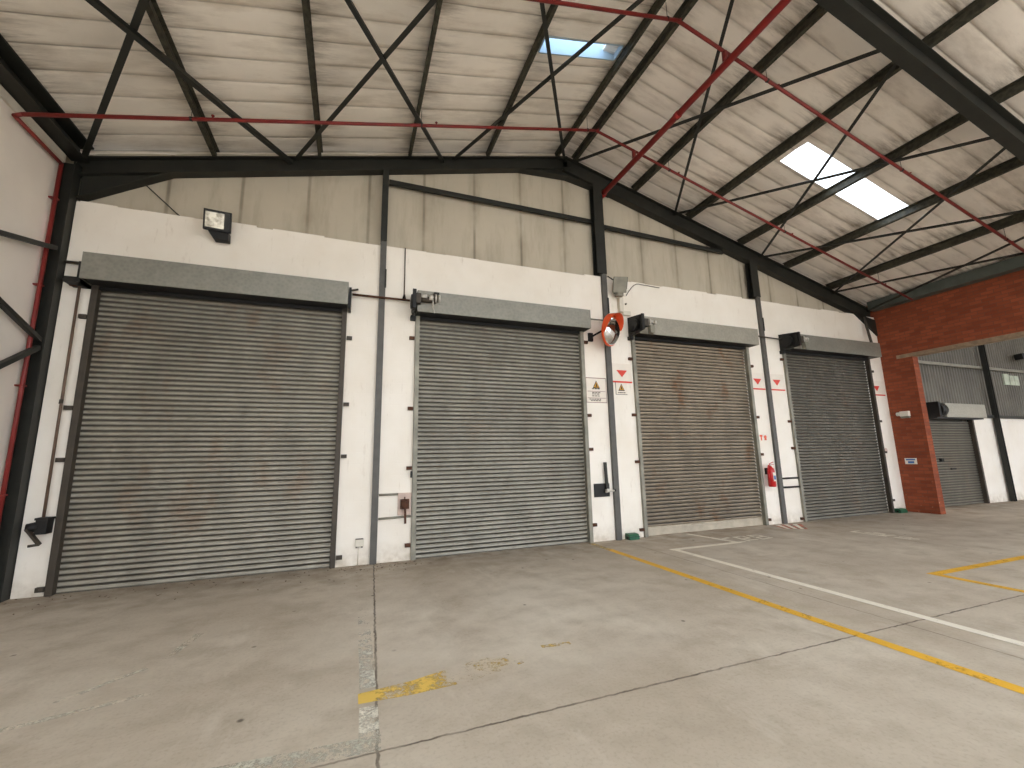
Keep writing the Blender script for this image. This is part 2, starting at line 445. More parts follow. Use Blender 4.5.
def skylight(h, z, name, mat, curb=0., label=''):
    mb = MB(); v = [Vector((x, y, z(x) + PD + .04 + curb)) for x, y in ((h[0] - .06, h[2] - .04), (h[1] + .06, h[2] - .04), (h[1] + .06, h[3] + .04), (h[0] - .06, h[3] + .04))]
    mb.extrude(v, (0, 0, .006))
    o = struct(mb, name, mat, label)
    if curb:
        mb = MB(); n = .02
        for a, b in (((h[0], h[2]), (h[1], h[2])), ((h[1], h[2]), (h[1], h[3])), ((h[1], h[3]), (h[0], h[3])), ((h[0], h[3]), (h[0], h[2]))):
            pa = Vector((a[0], a[1], z(a[0]) + PD)); pb = Vector((b[0], b[1], z(b[0]) + PD)); up = Vector((0, 0, curb + .035))
            nrm = Vector((b[1] - a[1], a[0] - b[0], 0)).normalized() * n
            mb.extrude([pa, pb, pb + up, pa + up], nrm)
        mb.build('curb', M['curb'], o)
    return o
skylight(SKY_R, zr, 'window_1', M['sky'], 0, 'long bright skylight strip in the right roof slope')
skylight(SKY_L, zl, 'window_2', M['sky2'], .34, 'small bluish skylight just left of the ridge')
for i, h in enumerate(FILL_SKY_R): skylight(h, zr, 'window_%d' % (3 + i), M['sky'])  # unseen added openings, there only for their daylight
for i, h in enumerate(FILL_SKY_L): skylight(h, zl, 'window_%d' % (6 + i), M['sky'])

# the next bay, seen through the opening
struct(MB().box(16.05 + 2.45, 34, WY + .03, WY + .26, 0, 2.7).box(XR + .23, 16.05, WY + .03, WY + .26, 0, 2.7), 'wall_bay', M['white'])
mb = MB(); pts = []; x = XR + .23
while x < 34:
    for dx, dy in ((0, 0), (.05, 0), (.075, .04), (.125, .04), (.15, 0)): pts.append((x + dx, WY + .1 + dy))
    x += .15
pts = [p for i, p in enumerate(pts) if i == 0 or p != pts[i-1]]
for (xa, ya), (xb, yb) in zip(pts, pts[1:]):
    if xb - xa < 1e-6: continue
    mb._face([mb.bm.verts.new(p) for p in ((xa, ya, 2.62), (xb, yb, 2.62), (xb, yb, 6.7), (xa, ya, 6.7))])
struct(mb, 'wall_cladding', M['corr'])
struct(MB().box(15, 34, WY + .27, WY + .4, 0, 6.7), 'wall_outer', M['corr'])
struct(MB().box(34, 34.2, YB, WY + .3, 0, 6.7), 'wall_far', M['left_white'])
struct(MB().box(XR + .2, 34.2, YB, WY + .4, 6.7, 6.8), 'shade_ceiling_bay', M['ceil'])  # unseen roof, added to keep the next bay from being lit too brightly
struct(MB().box(21.05, 21.38, WY + .05, WY + .09, 3.82, 4.2).box(21.42, 21.7, WY + .05, WY + .09, 3.82, 4.16).box(21.74, 22.0, WY + .05, WY + .09, 3.82, 4.16), 'window_9', simple('pale_green_panes', rgb(196, 206, 186), .2, 0, .2, 2.2), 'pale green panes high on the grey cladding')
tag(MB().bar((XR + .3, WY + .04, 4.33), (34, WY + .04, 4.33), .06, .09).build('cladding_rail', M['grey']), 'pale rail running across the grey cladding of the next bay', 'rail')
tag(MB().bar((18.6, WY - .01, 2.68), (34, WY - .01, 2.68), .08, .09).build('cladding_rail', M['steel']), 'dark rail on top of the white wall in the next bay', 'rail')
mb = MB().ibeam((19.72, WY - .07, 0), (19.72, WY - .07, 6.69), .12, .12, .012, .01, (1, 0, 0))
tag(mb.build('steel_column', M['steel']), 'dark steel column against the grey cladding seen through the brick opening', 'column')

# ------------------------------------------------------------------ steel frames
FY = 7.77
CY = 7.66
fr = thing('portal_frame', (XL + .15, CY, 0), 'dark steel portal frame whose sloping rafters cross above all four shutters', 'steel frame')
MB().ibeam((-4.13, CY, 0), (-4.13, CY, 6.1), .17, .26, .018, .012, (1, 0, 0)).build('column', M['steel'], fr)
def rafter(x0, x1, zf, y, d=.26, w=.17):
    a, b = Vector((x0, y, zf(x0))), Vector((x1, y, zf(x1)))
    up = UL if zf is zl else UR
    return MB().ibeam(a - up * d / 2, b - up * d / 2, w, d, .018, .012, up)
rafter(-4.1, RX + .02, zl, FY, .28).build('rafter', M['steel'], fr)
rafter(RX - .02, XR - .02, zr, FY, .37).build('rafter', M['steel'], fr)
mb = MB()
mb.extrude([(-4.0, FY - .008, zl(-4.0) - .25), (-4.0, FY - .008, 5.6), (-3.0, FY - .008, zl(-3.0) - .27)], (0, .016, 0))
mb.bar((-4.0, FY, 5.6), (-2.9, FY, zl(-2.9) - .28), .17, .016)
mb.build('haunch', M['steel'], fr)
mb = MB()
mb.extrude([(RX - 1.1, FY - .008, zl(RX - 1.1) - .25), (RX, FY - .008, zl(RX) - .5), (RX + 1.1, FY - .008, zr(RX + 1.1) - .36), (RX, FY - .008, zl(RX) - .3)], (0, .016, 0))
mb.bar((RX - 1.15, FY, zl(RX - 1.15) - .28), (RX, FY, zl(RX) - .49), .17, .016)
mb.bar((RX, FY, zl(RX) - .49), (RX + 1.15, FY, zr(RX + 1.15) - .39), .17, .016)
mb.build('apex_haunch', M['steel'], fr)
mb = MB()
mb.extrude([(XR - .01, FY - .085, zr(XR) - .3), (XR - .01, FY - .085, 4.98), (XR - .9, FY - .085, zr(XR - .9) - .37)], (0, .03, 0))
mb.bar((XR - .01, FY, 4.98), (XR - .95, FY, zr(XR - .95) - .38), .17, .016)
mb.build('haunch', M['steel'], fr)
F2 = 2.96
fr2 = thing('portal_frame', (RX, F2, 6), 'big dark steel rafter nearest the camera, crossing the upper right corner', 'steel frame')
rafter(RX - .02, XR - .02, zr, F2, .43, .18).build('rafter', M['steel'], fr2)
rafter(-4.2, RX + .02, zl, F2, .43, .18).build('rafter', M['steel'], fr2)

# purlins
ordl = ['fifth', 'fourth', 'third', 'second', 'first']
for i, x in enumerate((-2.31, -.72, .87, 2.47, 4.11)):
    p = Vector((x, YB + .05, zl(x))) + UL * PD / 2; q = Vector((x, WY + .1, zl(x))) + UL * PD / 2
    o = MB().zed(p, q, .055, PD, .008, 1, UL).build('roof_purlin', M['purlin'])
    tag(o, '%s dark roof purlin from the ridge on the left slope' % ordl[i], 'purlin', 'purlins of the left roof slope')
ordr = ['first', 'second', 'third', 'fourth', 'fifth', 'sixth']
for i, x in enumerate((4.5, 6.1, 7.7, 9.36, 10.98, 12.6)):
    p = Vector((x, YB + .05, zr(x))) + UR * PD / 2; q = Vector((x, WY + .1, zr(x))) + UR * PD / 2
    o = MB().zed(p, q, .055, PD, .008, -1, UR).build('roof_purlin', M['purlin'])
    tag(o, '%s dark roof purlin from the ridge on the right slope' % ordr[i], 'purlin', 'purlins of the right roof slope')
# eaves members
mb = MB().extrude([(-4.14, YB + .1, 6.2), (-3.93, YB + .1, 6.2), (-3.93, YB + .1, 6.225), (-4.06, YB + .1, 6.235), (-4.06, YB + .1, 6.42), (-3.9, YB + .1, 6.45), (-3.9, YB + .1, 6.475), (-4.14, YB + .1, 6.43)], (0, FY - .12 - YB, 0))
tag(mb.build('eaves_beam', M['steel']), 'wide dark eaves beam along the top of the left white wall', 'beam')
mb = MB()
mb.sect((14.22, YB + .1, 5.84), (14.22, FY - .1, 5.84), [(-.14, -.13), (.14, -.13), (.14, -.115), (-.125, -.115), (-.125, .115), (.14, .115), (.14, .13), (-.14, .13)][::-1])
tag(mb.build('eaves_beam', M['steel_g']), 'grey green eaves channel along the top of the brick wall', 'beam')

# roof bracing: crossed members in the plane under the purlins
def brace(x0, x1, z, w, dz, label, mat='steel', y0=FY - .06, y1=F2 + .1):
    if z is zr: x0, x1 = min(x0 * 1.014, 14.1), min(x1 * 1.014, 14.1)
    p, q = Vector((x0, y0, z(x0) - .035 - dz)), Vector((x1, y1, z(x1) - .035 - dz))
    tag(MB().angle(p, q, w, .009, UL if z is zl else UR).build('roof_brace', M[mat]), label, 'brace', 'diagonal roof braces')
brace(-4.0, -1.1, zl, .075, 0., 'broad roof brace rising from the top left corner column')
p = 'roof brace of the left slope, '
# (start on the gable rafter, end on the near rafter)
brace(-1.2, -3.9, zl, .07, .07, 'roof brace running up left from the rafter above the first shutter')
brace(-1.15, 1.66, zl, .075, 0., 'roof brace running up right from the rafter above the first shutter')
brace(1.5, -1.2, zl, .06, .07, 'slim roof brace running up left from the rafter above the second shutter')
brace(1.7, 4.55 - .3, zl, .075, 0., 'roof brace running up right towards the small bluish skylight')
brace(4.25, 1.35, zl, .06, .07, 'slim roof brace dropping from the ridge beside the small bluish skylight')
brace(4.4, 7.15, zr, .07, .0, 'roof brace from the ridge passing behind the thick red pipe')
brace(7.15, 4.45, zr, .055, .06, 'thin roof brace crossing just right of the thick red pipe')
brace(9.85, 7.32, zr, .055, .06, 'thin roof brace crossing the upper end of the bright skylight')
brace(7.2, 9.9, zr, .065, .0, 'roof brace passing lengthwise beneath the bright skylight')
brace(12.5, 10.05, zr, .055, .06, 'thin roof brace past the lower right end of the bright skylight')
brace(9.95, 12.45, zr, .06, .0, 'roof brace fanning right from the rafter above the fourth shutter')
brace(12.55, 14.05, zr, .055, .0, 'lowest roof brace running just above the grey green eaves channel')
brace(13.95, 12.55, zr, .055, .06, 'roof brace rising from the right corner over the brick wall')

# gable posts and rails
def post(x, up, w, wu, label, top):
    t = thing('gable_post', (x, WY - .03, 0), label, 'post', 'grey posts between the shutters')
    MB().box(x - w/2, x + w/2, WY - .06, WY, 0, up).build('shaft', M['steel_l'], t)
    mb = MB().ibeam((x + (w - wu)/2, WY + .0, up), (x + (w - wu)/2, WY + .0, top), wu, .16, .012, .01, (0, 1, 0))
    o = mb.build('upper_section', M['steel'], t); o['label'] = 'dark upper section'
    MB().box(x + w/2 - .02 , x + w/2 + .012, WY - .075, WY - .06, up - .9, up - .55).build('cleat', M['steel'], t)
post(.41, 5.62, .105, .105, 'slim grey post between the first and second shutters', zl(.41) - .275)
post(5.09, 5.62, .12, .24, 'grey post behind the convex mirror, between second and third shutters', zr(5.09) - .38)
post(9.70, 5.62, .12, .24, 'grey post between third and fourth shutters, beside the extinguisher', zr(9.7) - .38)
def rail(a, b, label):
    tag(MB().zed(a, b, .06, .13, .008, -1).build('gable_rail', M['steel']), label, 'rail', 'rails across the gable lining')
rail((.48, WY + .06, 6.9), (4.93, WY + .06, 6.9), 'dark rail across the gable lining left of the middle post')
rail((5.2, WY + .06, 6.83), (8.75, WY + .06, 6.77), 'dark rail across the gable lining right of the middle post')
tag(MB().angle((-3.3, WY + .08, 6.1), (-2.72, WY + .08, 5.57), .016, .004, (0, 1, 0)).build('gable_stay', M['steel']), 'thin dark stay on the gable lining near the left corner', 'stay')
tag(MB().bar((13.85, WY - .04, zr(13.85) - .4), (13.72, WY - .2, 4.66), .05, .05).build('hood_strap', M['guide_dk']), 'dark strap dropping from the rafter to the fourth shutter box', 'strap')

# braces of the left wall
def wbrace(a, b, label, w=.06):
    tag(MB().bar(a, b, w, w).build('wall_brace', M['steel']), label, 'brace', 'braces on the left white wall')
wbrace((XL + .1, CY - .1, 4.71), (XL + .1, 4.2, 3.74), 'upper dark brace on the left white wall')
wbrace((XL + .1, CY - .1, 3.36), (XL + .1, 4.2, 4.49), 'middle brace on the left wall rising towards the camera')
wbrace((XL + .1, CY - .1, 3.26), (XL + .1, 4.2, 1.15), 'lower brace on the left wall falling towards the camera')

# ------------------------------------------------------------------ sprinkler pipes
main = thing('sprinkler_main', (5.2, WY, 7.62), 'thick red sprinkler main running straight back to the middle post', 'pipe')
MB().tube([(5.2, -6.5, 7.6), (5.2, WY - .08, 7.6)], .055, 18).build('pipe', M['red'], main)
for y in (2.4, 5.2): MB().cyl((5.2, y, 7.6), (5.2, y + .09, 7.6), .064, 18).build('coupling', M['red'], main)
MB().cyl((5.2, WY - .08, 7.6), (5.2, WY + .06, 7.6), .075, 18).build('wall_flange', M['red'], main)
def branch(y, label, left_end=True):
    off = .29
    t = thing('sprinkler_branch', (RX, y, zl(RX) - off), label, 'pipe', 'thin red sprinkler branch pipes')
    pts = [(XL + .14 if left_end else XL + .4, y, zl(XL + .14) - off), (RX + .02, y, zl(RX) - off), (13.85, y, zr(13.85) - off)]
    MB().tube(pts, .026, 12).build('pipe', M['red_d'], t)
    MB().tube([(5.2, y, 7.6), (5.2, y, zr(5.2) - off)], .04, 12).build('tee', M['red_d'], t)
    for x in (-2.29, .89, 4.13, 6.08, 9.34, 12.58):
        z = zp(x) - off
        h = MB().cyl((x, y, z + .02), (x, y, zp(x)), .004, 6).cyl((x - .015, y, z), (x + .015, y, z), .031, 10)
        h.build('hanger', M['steel'], t)
        hd = MB().cyl((x + .25, y, zp(x + .25) - off + .02), (x + .25, y, zp(x + .25) - off + .06), .012, 8).lathe((x + .25, y, zp(x + .25) - off + .06), (0, 0, 1), [(.0, 0), (.022, 0), (.022, .006), (0, .006)], 10)
        hd.build('sprinkler_head', M['red_d'], t)
    return t
branch(6.5, 'thin red sprinkler branch nearest the shutter wall, crossing the whole roof')
branch(4.18, 'thin red sprinkler branch passing in front of the small bluish skylight', False)
t = thing('riser_pipe', (XL + .1, 7.2, 0), 'red pipe climbing the left white wall beside the corner column', 'pipe')
yr, xr = 7.46, XL + .06
MB().tube([(XL + .14, 6.5, zl(XL + .14) - .29), (xr, 6.52, 5.96), (xr, yr, 5.96), (xr, yr, .0)], .025, 12).build('pipe', M['red_d'], t)
for z in (1.3, 2.7, 4.1, 5.4): MB().box(XL, XL + .09, yr - .035, yr + .035, z, z + .02).build('clamp', M['red_d'], t)

# ------------------------------------------------------------------ roller shutters
MAXB = .03
def shutter(d, mat, hoodm, gl, gr, label, bottom=None, bh=.05):
    a, b = d; t = thing('roller_shutter', ((a + b)/2, WY, 0), label, 'roller shutter', 'roller shutters along the white wall')
    pitch = .0765; z = bh; prof = []
    n = int((4.36 - bh) / pitch)
    for i in range(n + 1):
        for f in (0, .05, .16, .3, .5, .7, .84, .95): prof.append((bh + (i + f) * pitch, MAXB * math.sin(PI * f) ** .8))
    yb = WY + .085; bm = MB()
    xs = [a + .02, b - .02]
    rows = [[bm.bm.verts.new((x, yb - dy, z)) for x in xs] for z, dy in prof]
    back = [[bm.bm.verts.new((x, yb + .02, z)) for x in xs] for z in (prof[0][0], prof[-1][0])]
    for A, B in zip(rows, rows[1:]):
        f = bm._face([A[0], A[1], B[1], B[0]]); f.smooth = True
    bm._face([back[0][0], back[1][0], back[1][1], back[0][1]])
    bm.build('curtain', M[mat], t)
    BB = MB().box(a + .03, b - .03, yb - .03, yb + .03, .004, bh + .005).box(a + .03, b - .03, yb - .045, yb - .03, bh - .05, bh - .02)
    BB.build('bottom_bar', M[bottom or mat], t)
    for x, s, g in ((a, -1, gl), (b, 1, gr)):
        mb = MB()
        mb.sect((x, WY - .005, 0), (x, WY - .005, 4.28), [(-.04, -.05), (.04, -.05), (.04, .05), (-.04, .05)], (0, 1, 0))
        mb.build('guide_rail', M[g], t, .006)
        for z in (.18, 1.62, 2.45, 3.85):
            zz = z + random.uniform(-.15, .15)
            MB().box(min(x + s * .05, x + s * .14), max(x + s * .05, x + s * .14), WY - .05, WY, zz, zz + .06).cyl((x + s * .105, WY - .06, zz + .03), (x + s * .105, WY - .05, zz + .03), .014, 8).build('fixing_lug', M['guide_dk' if g == 'guide_dk' else 'rust'], t)
    # folded hood over the roll, open below
    y0, y1, z0, z1 = WY - .35, WY, 4.24, 4.63
    pr = [(y1, z1 + .0), (y0, z1), (y0, z0), (y0 + .03, z0), (y0 + .03, z0 + .012), (y0 + .012, z0 + .012), (y0 + .012, z1 - .012), (y1, z1 - .012)]
    mb = MB().extrude([(a - .05, y, z) for y, z in pr], (b - a + .1, 0, 0))
    mb.extrude([(a - .05, y, z) for y, z in ((y0 + .012, z0), (y1, z0), (y1, z1), (y0 + .012, z1))], (.006, 0, 0))
    mb.extrude([(b + .05, y, z) for y, z in ((y0 + .012, z0), (y1, z0), (y1, z1), (y0 + .012, z1))], (-.006, 0, 0))
    mb.build('hood', M[hoodm], t)
    MB().box(a - .04, b + .04, y0 + .03, WY + .05, z0 + .012, z0 + .02).box(a, b, WY - .03, WY + .03, 4.2, z0 + .012).build('hood_shade_plate', M['black'], t)  # black plate added to stand in for the shadow band under the hood
    MB().cyl((a, WY - .16, 4.45), (b, WY - .16, 4.45), .14, 24).build('roll', M['guide_dk'], t)
    return t
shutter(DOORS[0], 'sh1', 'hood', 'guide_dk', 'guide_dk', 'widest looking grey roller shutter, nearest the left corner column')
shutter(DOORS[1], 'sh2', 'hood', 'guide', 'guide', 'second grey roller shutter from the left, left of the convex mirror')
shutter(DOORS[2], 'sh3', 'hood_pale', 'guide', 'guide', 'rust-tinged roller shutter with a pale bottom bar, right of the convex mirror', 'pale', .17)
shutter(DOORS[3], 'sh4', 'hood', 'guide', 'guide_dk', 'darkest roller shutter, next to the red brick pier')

# small shutter of the next bay
t = thing('roller_shutter', (17.27, WY, 0), 'small low grey roller shutter seen through the brick opening', 'roller shutter')
mb = MB(); rows = []
for i in range(int(2.6 / .0765)):
    for f in (0, .05, .16, .3, .5, .7, .84, .95): rows.append([mb.bm.verts.new((x, WY + .1 - .02 * math.sin(PI * f) ** .75, .0 + (i + f) * .0765)) for x in (16.1, 18.44)])
for A, B in zip(rows, rows[1:]): mb._face([A[0], A[1], B[1], B[0]])
mb.build('curtain', M['sh4'], t)
for x in (16.08, 18.46): MB().box(x - .045, x + .045, WY - .02, WY + .11, 0, 2.64).build('guide_rail', M['guide' if x < 17 else 'guide_dk'], t, .006)
MB().box(16.5, 18.62, WY - .3, WY + .03, 2.6, 3.02).build('hood', M['hood_pale'], t, .01)
MB().box(16.05, 18.5, WY - .26, WY + .1, 2.56, 2.6).build('roll', M['black'], t)
MB().box(16.5, 16.62, WY + .02, WY + .09, 1.3, 1.4).build('lock', M['black'], t)
MB().box(17.0, 17.25, WY + .06, WY + .09, 1.05, 1.1).build('handle', M['black'], t)
h = thing('chain_hoist', (16.25, WY - .2, 2.6), 'black hoist drum beside the small shutter in the next bay', 'hoist')
MB().cyl((16.15, WY - .2, 2.82), (16.42, WY - .2, 2.82), .2, 20).build('drum', M['black'], h)
MB().box(16.05, 16.15, WY - .35, WY + .02, 2.6, 3.05).build('end_plate', M['black'], h)
lf = thing('floodlight', (21.9, WY - .6, 4.7), 'black and white floodlight high on the cladding of the next bay', 'floodlight')
MB().bar((21.6, WY - .2, 4.78), (22.5, WY - .5, 4.9), .25, .2).build('housing', M['black'], lf)
MB().bar((22.0, WY - .55, 4.7), (22.5, WY - .66, 4.74), .1, .16).build('lens', M['lamp_glass'], lf)
MB().bar((22.1, WY - .3, 4.85), (22.1, WY + .125, 4.85), .05, .05).build('bracket', M['grey'], lf)

# ------------------------------------------------------------------ shutter drives
def hoist(x, label, plate, style):
    t = thing('shutter_hoist', (x, WY - .3, 4.2), label, 'hoist', 'hoists at the left ends of the shutter boxes')
    y0, y1 = WY - .56, WY - .005
    if style == 2: y0 = WY - .46
    mb = MB().extrude([(x, y1, 4.22), (x, y0, 4.26), (x, y0, 4.6), (x, y0 + .1, 4.62), (x, y1, 4.68)], (.014, 0, 0))
    for k in range(5): mb.box(x - .012, x, y0 + .05 + k * .095, y0 + .07 + k * .095, 4.3, 4.58)
    mb.box(x - .05, x + .014, y0 - .012, y0 + .012, 4.26, 4.6).box(x - .03, x + .06, y1 - .1, y1, 4.16, 4.24)
    mb.build('end_plate', M[plate], t)
    MB().cyl((x - .05, WY - .25, 4.44), (x, WY - .25, 4.44), .13, 20).cyl((x - .03, WY - .25, 4.44), (x - .055, WY - .25, 4.44), .05, 12).build('sprocket', M['black'], t)
    ym = y0 + .06
    if style == 2:
        MB().box(x + .014, x + .1, ym - .05, ym + .06, 4.36, 4.54).cyl((x + .1, ym, 4.45), (x + .36, ym, 4.45), .055, 16).build('gearbox', M['guide_dk'], t)
        MB().cyl((x + .1, ym - .02, 4.49), (x + .2, ym - .02, 4.49), .045, 16).cyl((x + .24, ym - .02, 4.48), (x + .31, ym - .02, 4.48), .06, 16).cyl((x + .34, ym - .02, 4.48), (x + .37, ym - .02, 4.48), .075, 18).cyl((x + .4, ym - .02, 4.48), (x + .43, ym - .02, 4.48), .07, 18).build('motor', M['silver'], t)
        MB().box(x + .33, x + .42, ym - .02, ym + .05, 4.54, 4.6).build('brake_cap', M['black'], t)
        MB().tube([(x + .3, ym - .08, 4.44), (x + .3, ym - .09, 4.3), (x + .33, ym - .09, 4.18)], .011, 8).build('hand_chain', M['silver'], t)
    else:
        MB().box(x + .014, x + .13, ym - .06, ym + .08, 4.34, 4.5).build('gearbox', M['guide_dk'], t)
        MB().cyl((x + .1, ym, 4.46), (x + .3, ym, 4.46), .035, 14).cyl((x + .16, ym, 4.46), (x + .2, ym, 4.46), .06, 16).cyl((x + .3, ym, 4.45), (x + .34, ym, 4.45), .05, 14).build('motor', M['silver'], t)
        MB().box(x + .16, x + .27, ym - .07, ym + .03, 4.2, 4.36).build('chain_bag', M['grey'], t)
        MB().tube([(x + .18, ym - .04, 4.43), (x + .19, ym - .05, 4.28)], .01, 8).build('hand_chain', M['silver'], t)
    return t
hoist(.95, 'shutter hoist with a silver motor at the second shutter box', 'black', 2)
hoist(5.66, 'black ribbed hoist plate beside the convex mirror', 'black', 3)
hoist(10.31, 'black hoist with small silver wheels at the fourth shutter box', 'black', 4)

t = thing('crank_gear', (-3.74, WY - .1, .6), 'rusty hand crank gear with long shaft left of the first shutter', 'crank')
MB().cyl((-3.755, WY - .09, 4.26), (-3.745, WY - .09, 1.0), .017, 10).build('shaft', simple('brown_grey_shaft', rgb(112, 90, 74), .6, .2), t)
MB().cyl((-3.755, WY - .09, 2.5), (-3.753, WY - .09, 2.56), .022, 10).build('coupling', M['guide_dk'], t)
mb = MB().box(-3.8, -3.66, WY - .16, WY, .97, 1.0).box(-3.79, -3.67, WY - .15, WY - .01, .79, .98)
mb.build('housing', M['black'], t, .006)
MB().cyl((-3.79, WY - .09, .88), (-3.89, WY - .12, .88), .07, 16, .05).build('boss', M['black'], t)
MB().bar((-3.87, WY - .14, .87), (-3.7, WY - .18, .67), .045, .03).cyl((-3.7, WY - .18, .67), (-3.8, WY - .2, .66), .017, 10).build('handle', M['guide_dk'], t)
t = thing('bearing_bracket', (-3.72, WY - .1, 4.2), 'dark bearing bracket under the left end of the first shutter box', 'bracket')
MB().box(-3.86, -3.66, WY - .26, WY - .01, 4.2, 4.28).box(-3.7, -3.66, WY - .3, WY - .01, 4.2, 4.5).build('plate', M['black'], t)
MB().cyl((-3.86, WY - .1, 4.24), (-3.78, WY - .1, 4.24), .05, 14).build('bearing', M['rust'], t)
t = thing('bearing_bracket', (-.12, WY - .1, 4.2), 'dark bearing bracket at the right end of the first shutter box', 'bracket')
MB().box(-.14, -.1, WY - .3, WY - .005, 4.2, 4.56).build('plate', M['black'], t)
MB().bar((-.11, WY - .1, 4.58), (.0, WY - .03, 4.64), .03, .03).build('arm', M['guide_dk'], t)

# ------------------------------------------------------------------ conduits
def conduit(pts, label, mat='guide_dk', r=.018):
    t = MB().tube([Vector(p) for p in pts], r, 10).build('conduit', M[mat]); tag(t, label, 'conduit'); return t
cy = WY - .035
conduit([(-3.98, cy, 4.57), (-3.68, cy, 4.57)], 'short rusty conduit left of the first shutter box', 'guide_dk', .022)
conduit([(-3.98, cy, 4.29), (-3.87, cy, 4.29)], 'short dark conduit beside the left bearing bracket', 'guide_dk', .022)
conduit([(-.09, cy - .045, 4.52), (.9, cy - .045, 4.52)], 'brown conduit crossing the slim post between the first two boxes', 'rust', .02)
t = thing('drop_cable', (.8, cy, 4.55), 'thin cable dropping down the wall above the second shutter hoist', 'cable')
MB().tube([(.8, WY - .02, 5.56), (.8, WY - .02, 4.62)], .011, 8).build('cable', M['ink'], t)
MB().cyl((.8, WY - .04, 4.55), (.8, WY - .04, 4.64), .035, 12, .015).build('gland', M['black'], t)
conduit([(4.66, cy - .06, 4.53), (5.0, cy - .06, 4.53)], 'thin conduit from the second shutter box to the middle post', 'grey', .016)
conduit([(9.22, cy - .06, 4.56), (10.26, cy - .06, 4.53)], 'thin conduit between the third and fourth shutter boxes', 'guide_dk', .018)
conduit([(9.76, cy, 1.04), (10.34, cy, 1.04)], 'upper of two short black pipes left of the fourth shutter', 'black', .02)
conduit([(9.76, cy, .83), (10.34, cy, .83)], 'lower of two short black pipes left of the fourth shutter', 'black', .022)
conduit([(.47, cy, 1.085), (.78, cy, 1.085)], 'upper grey conduit running into the switch box', 'grey', .018)
conduit([(.47, cy, .70), (1.0, cy, .715)], 'lower grey conduit running beneath the switch box', 'grey', .018)
conduit([(5.2, WY - .02, 5.6), (5.45, WY - .03, 5.48)], 'short dark cable from the middle post to the grey floodlight', 'black', .012)
pts = [(5.66, WY - .02, 5.2)] + [(5.66 + .35 * i / 6, WY - .02, 5.2 + .32 * math.sin(PI / 2 * i / 6)) for i in range(1, 7)] + [(6.6, WY - .02, 5.5)]
conduit(pts, 'thin looping cable on the wall right of the grey floodlight', 'ink', .008)

# ------------------------------------------------------------------ lights on the wall
t = thing('floodlight', (-2.16, WY - .12, 5.2), 'black framed floodlight on the wall above the first shutter', 'floodlight')
c = Vector((-2.13, WY - .22, 5.44)); nrm = Vector((.1, -1, -.22)).normalized()
def plate(mb, c, n, w, h, th):
    r = n.cross(Vector((0, 0, 1))).normalized() * -1; u = r.cross(n) * -1
    if u.z < 0: u = -u
    return mb.extrude([c + r * a * w/2 + u * b * h/2 for a, b in ((-1, -1), (1, -1), (1, 1), (-1, 1))], n * th)
mb = MB(); plate(mb, c, nrm, .37, .32, .06); plate(mb, c - nrm * .08, nrm, .3, .26, .08); mb.build('housing', M['black'], t, .005)
mb = MB(); plate(mb, c + nrm * .06 + Vector((-.035, 0, 0)), nrm, .25, .24, .004); mb.build('lens', M['lamp_glass'], t)
mb = MB(); plate(mb, c + nrm * .058 + Vector((.13, 0, .02)), nrm, .06, .26, .006); mb.build('side_panel', M['steel'], t)
MB().extrude([(-2.27, WY - .2, 5.3), (-2.18, WY - .18, 5.17), (-1.98, WY - .18, 5.17), (-1.98, WY - .2, 5.3)], (0, .14, 0)).build('ballast_box', M['black'], t)
MB().box(-2.14, -2.06, WY - .14, WY, 5.3, 5.4).build('bracket', M['steel'], t)

t = thing('floodlight', (5.4, WY - .2, 5.1), 'grey floodlight on the wall above the convex mirror', 'floodlight')
c = Vector((5.36, WY - .22, 5.34)); nrm = Vector((-.25, -1, -.42)).normalized()
mb = MB(); plate(mb, c, nrm, .30, .34, .05); plate(mb, c - nrm * .1, nrm, .24, .28, .1); mb.build('housing', M['grey'], t, .005)
mb = MB(); plate(mb, c + nrm * .05 + Vector((0, 0, .05)), nrm, .22, .2, .006); mb.build('reflector_frame', M['steel_g'], t)
mb = MB().lathe(c + nrm * .056 + Vector((0, 0, .05)), nrm, [(0, .012), (.05, .01), (.07, 0)], 20); mb.build('lens', M['lamp_glass'], t)
rv = nrm.cross(Vector((0, 0, 1))).normalized() * -1
if rv.x < 0: rv = -rv
mb = MB(); plate(mb, c + nrm * .05 + rv * .135 + Vector((0, 0, .04)), nrm, .045, .26, .012); mb.build('side_panel', M['black'], t)
MB().box(5.3, 5.46, WY - .2, WY - .1, 5.1, 5.18).box(5.34, 5.42, WY - .14, WY, 5.2, 5.26).build('bracket', M['grey'], t)
t = thing('junction_box', (5.6, WY - .06, 4.8), 'pale grey control box on the wall below the grey floodlight', 'box')
MB().box(5.42, 5.52, WY - .1, WY, 4.78, 5.12).box(5.52, 5.72, WY - .07, WY, 4.72, 4.82).build('casing', M['grey_white'], t, .006)
MB().cyl((5.64, WY - .03, 5.0), (5.64, WY, 5.0), .02, 10).build('gland', M['ink'], t)

